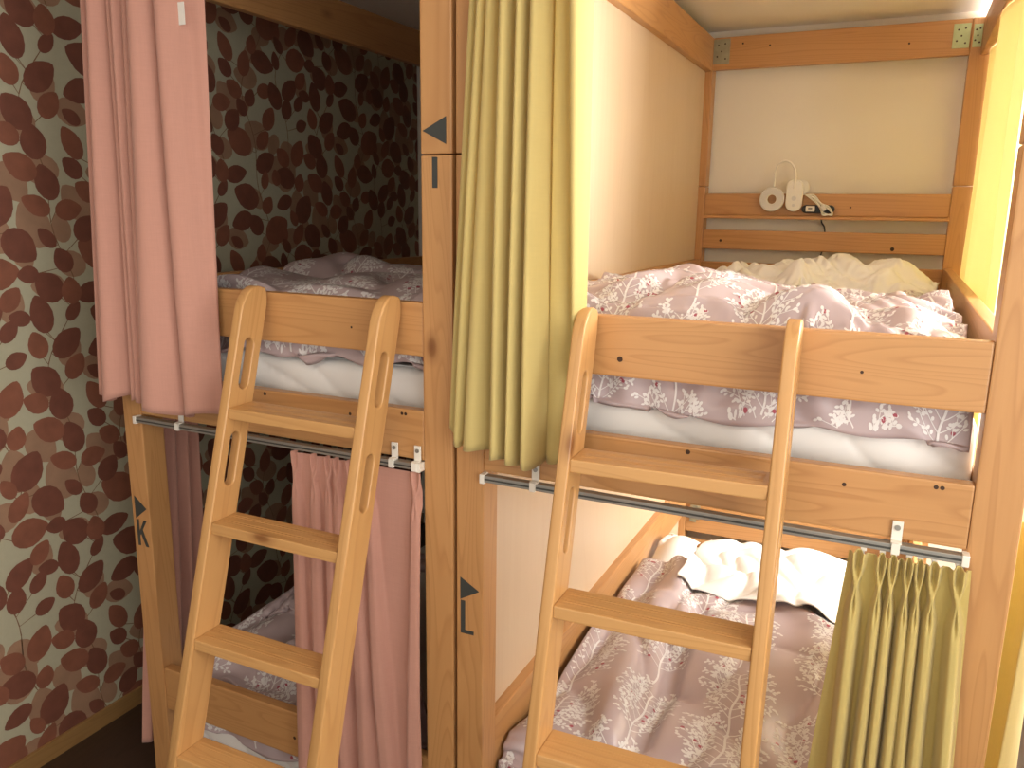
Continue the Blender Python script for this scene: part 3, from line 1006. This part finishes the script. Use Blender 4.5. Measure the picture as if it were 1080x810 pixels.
def puffs(x, y, sc, amp, seed, an=(1, 1)):
    wx = x + .05 * field(x, y, sc * 1.6, seed + 1); wy = y + .05 * field(x, y, sc * 1.6, seed + 2)
    return amp * np.sqrt(np.abs(field(wx, wy, sc, seed, 9, an)) + .02) * 1.0
def make_duvet(label, xa, xb, yhem, yfr, yend, zhem, ground, hgrid, excess, seed, tall, steps=150, up=3, bend=.12, head_drop=0, hemamp=.014, nz=(1, .13)):
    """duvet whose front edge hangs down inside the guard rail: hem at zhem, then over the bed to yend"""
    W0 = xb - xa
    drop = tall - zhem
    L0_ = drop + (yend - yfr)
    nx = int(W0 * excess[0] / hgrid); ny = int(L0_ * excess[1] / hgrid)
    U, Vv = np.meshgrid(np.linspace(0, 1, nx), np.linspace(0, 1, ny))
    LR_ = L0_ * excess[1]
    s = Vv * LR_
    X = xa + U * W0
    hang = s < drop
    Y = np.where(hang, yhem + (yfr - yhem) * np.clip(s / drop, 0, 1), yfr + (s - drop) * (yend - yfr) / (LR_ - drop))
    Z = np.where(hang, zhem + s, tall + .03)
    P = np.stack([X, Y, Z], -1)
    P[..., 2] += .012 * nz[0] * field(X, Y, nz[1], seed + 5) + .010 * field(X, Y, .35, seed + 6)
    P[..., 1] += .004 * field(X, Z, .10, seed + 7)
    P[0, :, 2] = zhem + hemamp * field(X[0], X[0] * 0, .30, seed + 8)
    P[0, :, 1] = yhem + .004 * np.sin(X[0] * 40)
    P[..., 1] = np.where(hang & (P[..., 2] < tall - .03), np.minimum(P[..., 1] + .006 * field(X, Z * .6, .22, seed + 9) + .003 * field(X, Z, .10, seed + 10), yfr), P[..., 1])
    P[..., 1] = np.maximum(P[..., 1], yhem - .003)
    pin = hang & (s < drop * .72)
    S = settle(P, W0 * excess[0] / (nx - 1), L0_ * excess[1] / (ny - 1), ground, (xa, yhem - .004), (xb, yend + .05), pin, steps, 6, bend, seed)
    W, L = W0 * excess[0], L0_ * excess[1]
    return S, W, L, up

SATIN = [DUVET, PRINT, BERRY]
# upper right duvet
def g_ur(x, y):
    h = 1.32 + .155 * smooth(1.615, 1.70, y) + .018 * field(x, y, .55, 21) + puffs(x, y, .34, .06, 23, (.8, 1.5)) + puffs(x, y, .16, .022, 27, (.7, 1.4)) - .015
    h = h + .03 * np.exp(-((x + .5) / .2) ** 2 - ((y - 2.0) / .5) ** 2) - .045 * smooth(-.02, .15, x) * smooth(2.4, 1.7, y) * .8
    h = h - .072 * smooth(2.05, 2.85, y)
    return np.where(y > 1.64, np.maximum(h, 1.352), h)
S, W, L_, up = make_duvet('', -.79, .148, 1.600, 1.645, 2.94, 1.302, g_ur, .0135, (1.05, 1.16), 31, 1.53, bend=.16, nz=(.8, .20))
bedding('duvet', 'rumpled mauve duvet with white sprig print on the upper right bunk', 'duvet', S, W, L_, 3, SATIN, tree_grid(W, L_, 41, .82), seed=1)

# lower right duvet
def ridge(x, y, a, b, w, h):
    """a long soft fold from a to b"""
    dx, dy = b[0] - a[0], b[1] - a[1]
    l2 = dx * dx + dy * dy
    t = np.clip(((x - a[0]) * dx + (y - a[1]) * dy) / l2, 0, 1)
    d2 = (x - a[0] - t * dx) ** 2 + (y - a[1] - t * dy) ** 2
    return h * np.exp(-d2 / (w * w))
def g_lr(x, y):
    h = .15 + .180 * smooth(1.585, 1.69, y) + .018 * field(x, y, .7, 51) + puffs(x, y, .42, .042, 53, (1.5, .7))
    h = h + .035 * np.exp(-((x + .32) / .28) ** 2)
    h = h + ridge(x, y, (-.62, 2.55), (-.56, 1.75), .055, .036) + ridge(x, y, (-.38, 2.5), (-.28, 1.7), .09, .03) + ridge(x, y, (-.66, 2.9), (-.50, 2.35), .045, .034)
    h = h + ridge(x, y, (-.12, 2.6), (-.02, 1.9), .06, .034) + ridge(x, y, (-.3, 2.75), (.1, 2.55), .05, .032) - ridge(x, y, (-.50, 2.6), (-.46, 1.75), .022, .04)
    return np.where(y > 1.64, np.maximum(h, .168), h)
S, W, L_, up = make_duvet('', -.795, .150, 1.600, 1.645, 2.86, .20, g_lr, .0150, (1.06, 1.03), 61, .37, bend=.3, nz=(.5, .3))
bedding('duvet', 'mauve duvet with white sprig print spread over the lower right bunk', 'duvet', S, W, L_, 3, SATIN, tree_grid(W, L_, 43), seed=2)

# upper left duvet
def g_ul(x, y):
    h = 1.325 + .15 * smooth(1.615, 1.72, y) + .02 * field(x, y, .5, 71) + puffs(x, y, .36, .05, 73)
    return np.where(y > 1.64, np.maximum(h, 1.352), h)
S, W, L_, up = make_duvet('', -1.885, -.972, 1.600, 1.645, 2.6, 1.335, g_ul, .0155, (1.05, 1.12), 81, 1.53, steps=130, bend=.16)
bedding('duvet', 'shaded mauve duvet with white sprig print on the upper left bunk', 'duvet', S, W, L_, 3, SATIN, tree_grid(W, L_, 44), seed=3)

# lower left duvet
def g_ll(x, y):
    h = .15 + .19 * smooth(1.615, 1.72, y) + .03 * field(x, y, .5, 91) + puffs(x, y, .36, .05, 93) + .06 * smooth(1.75, 2.1, y) + .12 * smooth(-1.65, -1.1, x) * smooth(1.7, 2.0, y)
    return np.where(y > 1.64, np.maximum(h, .168), h)
S, W, L_, up = make_duvet('', -1.885, -.972, 1.600, 1.645, 2.7, .118, g_ll, .0155, (1.05, 1.12), 101, .37, steps=130, bend=.16)
bedding('duvet', 'shaded mauve duvet with white sprig print in the lower left bunk behind the ladder', 'duvet', S, W, L_, 3, SATIN, tree_grid(W, L_, 45), seed=4)

# mattresses in white sheets
def mattress(label, x0, x1, z0, z1, seed, parent=None):
    n = 90
    y0, y1 = YF + .074, YB - .03
    V = []
    prof = [(0, 0)]
    bm = new_bm()
    xs = np.linspace(x0, x1, 110)
    ks = 26
    # front face rows wrap over the top edge
    rows = []
    r = .035
    for k in range(14):
        rows.append((y0, z0 + (z1 - r - z0) * k / 13))
    for k in range(1, 7):
        a = k / 6 * PI / 2
        rows.append((y0 + r - r * math.cos(a), z1 - r + r * math.sin(a)))
    for k in range(1, 24):
        rows.append((y0 + r + (y1 - r - y0) * k / 23, z1))
    rows.append((y1, z0))
    G = np.zeros((len(rows), len(xs), 3))
    for j, (yy, zz) in enumerate(rows):
        G[j, :, 0] = xs; G[j, :, 1] = yy; G[j, :, 2] = zz
        if j < 20:
            G[j, :, 1] += .005 * field(xs, xs * 0 + zz * 1.6, .40, seed) - .007 * np.sqrt(np.abs(field(xs + zz * 1.4, xs * 0 + zz * 2.2, .30, seed + 1, 8)) + .01) + .006
        elif j < len(rows) - 1:
            G[j, :, 2] += .004 * field(xs, xs * 0 + yy, .3, seed)
    e = np.minimum(1, np.minimum(xs - x0, x1 - xs) / .03)
    G[:, :, 1] += (.010 * (1 - e) ** 2)[None] * (np.arange(len(rows)) < 20)[:, None]
    G = upsample(G, 2)
    nn, mm = G.shape[:2]
    c = np.array([(x0 + x1) / 2, (y0 + y1) / 2, z0])
    vv = (G.reshape(-1, 3) - c).tolist()
    faces = [(j * mm + i, j * mm + i + 1, (j + 1) * mm + i + 1, (j + 1) * mm + i) for j in range(nn - 1) for i in range(mm - 1)]
    faces.append(tuple(j * mm for j in range(nn)))
    faces.append(tuple(j * mm + mm - 1 for j in range(nn))[::-1])
    faces.append(tuple(range(mm))[::-1] + tuple((nn - 1) * mm + i for i in range(mm)))
    o = link('mattress', mesh_from(vv, faces), SHEET, None, True)
    o.location = c
    return tag(o, label, 'mattress')
mattress('mattress in a white sheet showing under the upper right guard rail', -.797, .159, 1.147, 1.330, 5)
mattress('mattress in a white sheet showing under the upper left guard rail', -1.889, -.968, 1.147, 1.330, 6)
mattress('mattress in a white sheet under the lower left duvet', -1.889, -.968, -.001, .150, 7)
mattress('mattress in a white sheet hidden beneath the lower right duvet', -.795, .152, -.001, .150, 8)

# white bed linen at the head ends
def linen(name, label, cat, x0, x1, y0, y1, ground, z, hg, ex, seed, up=3, bend=.2, steps=130, rot=0, mats=None, th=.004):
    W0, L0_ = x1 - x0, y1 - y0
    nx, ny = int(W0 * ex / hg), int(L0_ * ex / hg)
    U, Vv = np.meshgrid(np.linspace(0, 1, nx), np.linspace(0, 1, ny))
    cx, cy = (x0 + x1) / 2, (y0 + y1) / 2
    a, b = (U - .5) * W0, (Vv - .5) * L0_
    X = cx + a * math.cos(rot) - b * math.sin(rot); Y = cy + a * math.sin(rot) + b * math.cos(rot)
    P = np.stack([X, Y, np.full_like(X, z)], -1)
    P[..., 2] += .014 * field(X, Y, .12, seed) + .01 * field(X, Y, .3, seed + 1)
    m_ = .06
    S = settle(P, W0 * ex / (nx - 1), L0_ * ex / (ny - 1), ground, (max(X.min() - m_, -.797), Y.min() - m_), (min(X.max() + m_, .15), min(Y.max() + m_, YB - .01)), None, steps, 6, bend, seed)
    return bedding(name, label, cat, S, W0 * ex, L0_ * ex, up, mats or [SHEET], th=th)

def g_p(x, y):   # pillow heap, upper right
    h = 1.370 + .15 * np.exp(-((x + .28) / .24) ** 2 - ((y - 3.20) / .22) ** 2) + .13 * np.exp(-((x - .0) / .17) ** 2 - ((y - 3.16) / .2) ** 2) + .085 * np.exp(-((x + .58) / .17) ** 2 - ((y - 3.2) / .22) ** 2)
    return h - .02 + puffs(x, y, .20, .055, 14, (1.2, .8)) + puffs(x, y, .09, .02, 16) - .02 + .075 * np.exp(-((x + .315) / .045) ** 2 - ((y - 3.02) / .06) ** 2)
linen('pillow', 'white crumpled pillow at the head of the upper right bunk', 'pillow', -.74, .145, 2.915, 3.55, g_p, 1.62, .011, 1.08, 201, bend=.1)
def g_s(x, y):
    base = .30 + .10 * np.exp(-((x + .32) / .40) ** 2 - ((y - 3.05) / .3) ** 2) + .04 * np.exp(-((x - .02) / .15) ** 2 - ((y - 3.0) / .2) ** 2)
    return np.maximum(base, np.where(y < 2.88, g_lr(x, y) + .016, 0)) + puffs(x, y, .34, .035, 15, (1.4, .8)) - .02
linen('bed_sheet', 'white crumpled bed sheet across the head of the lower right bunk', 'bed sheet', -.61, .14, 2.68, 3.36, g_s, .56, .0125, 1.07, 203)
def g_s2(x, y):
    return np.maximum(.28 + .12 * np.exp(-((x + .70) / .12) ** 2 - ((y - 3.1) / .2) ** 2), np.where(y < 2.9, g_lr(x, y) + .018, 0))
linen('pillowcase', 'small white folded pillowcase at the back left corner of the lower right bunk', 'pillowcase', -.79, -.62, 2.84, 3.26, g_s2, .54, .0125, 1.05, 205, rot=.15)

# ------------------------------------------------------------------ clip lamp, socket and cable on the headboard
YB_ = YB + .006
T = thing('clip_lamp', 'white ring lamp with gooseneck clipped on the headboard shelf of the upper right bunk', 'lamp', (-.45, YB - .01, 1.70))
def P_(o):
    o.data.transform(Matrix.Translation(-Vector(T.location)))
    return o
def ring_mesh(c, ro, ri, th):
    prof = [(ri, -th / 2), (ro - .003, -th / 2), (ro, -th / 2 + .003), (ro, th / 2 - .003), (ro - .003, th / 2), (ri, th / 2)]
    n = 48
    verts, faces = [], []
    for k in range(n):
        a = 2 * PI * k / n
        for (r, y) in prof:
            verts.append((c[0] + r * math.cos(a), c[1] + y, c[2] + r * math.sin(a)))
    m_ = len(prof)
    for k in range(n):
        for j in range(m_):
            faces.append((k * m_ + j, k * m_ + (j + 1) % m_, ((k + 1) % n) * m_ + (j + 1) % m_, ((k + 1) % n) * m_ + j))
    return mesh_from(verts, faces)
yl = YB - .025
rc = (-.520, yl, 1.768)
rg = P_(link('ring_head', ring_mesh(rc, .0510, .0185, .016), WPLASTIC, T, False))
df = link('diffuser', ring_mesh((rc[0], yl - .0085, rc[2]), .0465, .0215, .002), LEDRING, rg); df.data.transform(Matrix.Translation(-Vector(T.location)))
neck = spline([(-.516, yl, 1.818), (-.515, yl, 1.85), (-.515, yl + .002, 1.882), (-.507, yl + .004, 1.908), (-.485, yl + .004, 1.924), (-.462, yl + .002, 1.920), (-.441, yl - .004, 1.900), (-.430, yl - .012, 1.865), (-.431, yl - .018, 1.835), (-.433, yl - .016, 1.812)], 50)
P_(link('gooseneck', tube_mesh(neck.tolist(), .0042), WPLASTIC, T, True))
def capsule(w, h, n=14):
    r = w / 2
    return [(r * math.cos(a), h / 2 - r + r * math.sin(a)) for a in [PI * k / n for k in range(n + 1)]] + [(r * math.cos(a), -h / 2 + r + r * math.sin(a)) for a in [PI + PI * k / n for k in range(n + 1)]]
me = outline_mesh([capsule(.066, .132)], .011, .004, 3)
me.transform(Matrix.Translation((-.430, yl - .004, 1.784)) @ Matrix.Rotation(PI / 2, 4, 'X'))
cb = P_(link('clip_body', me, WPLASTIC, T))
for dz, w in ((.002, .010), (-.026, .006)):
    bm = new_bm()
    cyl(bm, (-.430, yl - .017, 1.770 + dz), (-.430, yl - .0148, 1.770 + dz), w, 20)
    b_ = link('button', bm_mesh(bm), LEDRING, cb); b_.data.transform(Matrix.Translation(-Vector(T.location)))
bm = new_bm(); cyl(bm, (-.410, YB - .002, 1.816), (-.410, YB + .006, 1.816), .033, 32)
bmesh.ops.bevel(bm, geom=[e for e in bm.edges], offset=.001, segments=1, affect='EDGES')
P_(link('clip_pad', bm_mesh(bm), WPLASTIC, T))

T.location.x += .007
T = thing('power_strip', 'black socket with cord fixed on the headboard shelf beside the ring lamp', 'power socket', (-.34, YB, 1.70))
me = outline_mesh([[(y, x) for x, y in capsule(.034, .130)]], .010, .003, 2)
me.transform(Matrix.Translation((-.327, YB - .006, 1.729)) @ Matrix.Rotation(PI / 2, 4, 'X'))
P_(link('socket_body', me, BPLASTIC, T))
cord = spline([(-.315, YB + .03, 1.70), (-.312, YB + .04, 1.675), (-.300, YB + .045, 1.655), (-.296, YB + .045, 1.62), (-.300, YB + .046, 1.56), (-.310, YB + .046, 1.50), (-.312, YB + .046, 1.40)], 40)
P_(link('cord', tube_mesh(cord.tolist(), .0032), BPLASTIC, T, True))
T = thing('usb_charger', 'small white charger plugged into the black socket on the headboard shelf', 'charger', (-.355, YB - .02, 1.715))
bm = new_bm(); bm_box(bm, -.374, -.338, YB - .034, YB - .0165, 1.718, 1.742, .004)
P_(link('charger_body', bm_mesh(bm), WPLASTIC, T))
bm = new_bm(); bm_box(bm, -.364, -.348, YB - .0348, YB - .0335, 1.728, 1.735, 0)
P_(link('port', bm_mesh(bm), GREYINK, T))
T = thing('usb_cable', 'coiled white charging cable hanging over the black socket on the headboard shelf', 'cable', (-.32, YB - .02, 1.70))
loops = []
rnd = random.Random(4)
for k in range(5):
    o1, o2 = rnd.uniform(-.006, .006), rnd.uniform(-.006, .006)
    a = [(-.375, 1.786), (-.345, 1.780 + o1), (-.315, 1.752 + o2), (-.285, 1.735 + o1), (-.268, 1.712 + o2), (-.284, 1.707), (-.306, 1.712 + o1), (-.318, 1.738 + o2), (-.345, 1.768 + o1), (-.374, 1.784)]
    loops += [(x, YB - .022 - .003 * k + rnd.uniform(-.002, .002), z) for x, z in a]
P_(link('cable_coil', tube_mesh(spline(loops, 260).tolist(), .0028, 8), WPLASTIC, T, True))
bm = new_bm(); cyl(bm, (-.312, YB - .040, 1.742), (-.300, YB - .040, 1.722), .011, 12)
P_(link('cable_tie', bm_mesh(bm), LEDRING, T))

# ------------------------------------------------------------------ light
w = bpy.data.worlds.new('world'); bpy.context.scene.world = w
w.use_nodes = True
N, L = w.node_tree.nodes, w.node_tree.links
bg = N['Background']
bg.inputs[0].default_value = (1.0, .945, .86, 1)
bg.inputs[1].default_value = .70

def area(name, loc, size, energy, col, direction):
    d = bpy.data.lights.new(name, 'AREA')
    d.shape = 'RECTANGLE'; d.size, d.size_y = size
    d.energy = energy; d.color = col
    o = bpy.data.objects.new(name, d)
    o.location = loc
    o.rotation_euler = Vector(direction).to_track_quat('-Z', 'Y').to_euler()
    C.objects.link(o)
    return o
for (a0, a1), en in zip(WINS, (50, 165)):
    area('window_daylight', (WX + .30, (a0 + a1) / 2, 1.62), (a1 - a0, 1.36), en, (1.0, .975, .925), (-1, 0, 0))
area('added_overhead_fill', (-.6, -.6, 2.44), (1.2, .4), 8, (1.0, .85, .66), (0, .25, -1))  # weak warm fill added from above, no real lamp known here

# ------------------------------------------------------------------ camera
f, pt, yw, rl = 849.396, .211426, .4420766, .01306
cy, sy, cp, sp = math.cos(yw), math.sin(yw), math.cos(pt), math.sin(pt)
fwd = Vector((-sy * cp, cy * cp, -sp)); rt = Vector((cy, sy, 0)); upv = rt.cross(fwd)
c_, s_ = math.cos(rl), math.sin(rl)
r2 = rt * c_ + upv * s_; u2 = -rt * s_ + upv * c_
cam = bpy.data.cameras.new('camera')
cam.sensor_width = 36; cam.lens = 36 * f / 1080
cam.clip_start = .02
co = bpy.data.objects.new('camera', cam)
C.objects.link(co)
co.matrix_world = Matrix(((r2.x, u2.x, -fwd.x, 0), (r2.y, u2.y, -fwd.y, 0), (r2.z, u2.z, -fwd.z, 1.705), (0, 0, 0, 1)))
sc = bpy.context.scene
sc.camera = co
sc.view_settings.view_transform = 'Standard'
sc.view_settings.look = 'None'
sc.view_settings.exposure = 0.66
sc.view_settings.gamma = 1.0
sc.view_settings.use_curve_mapping = False
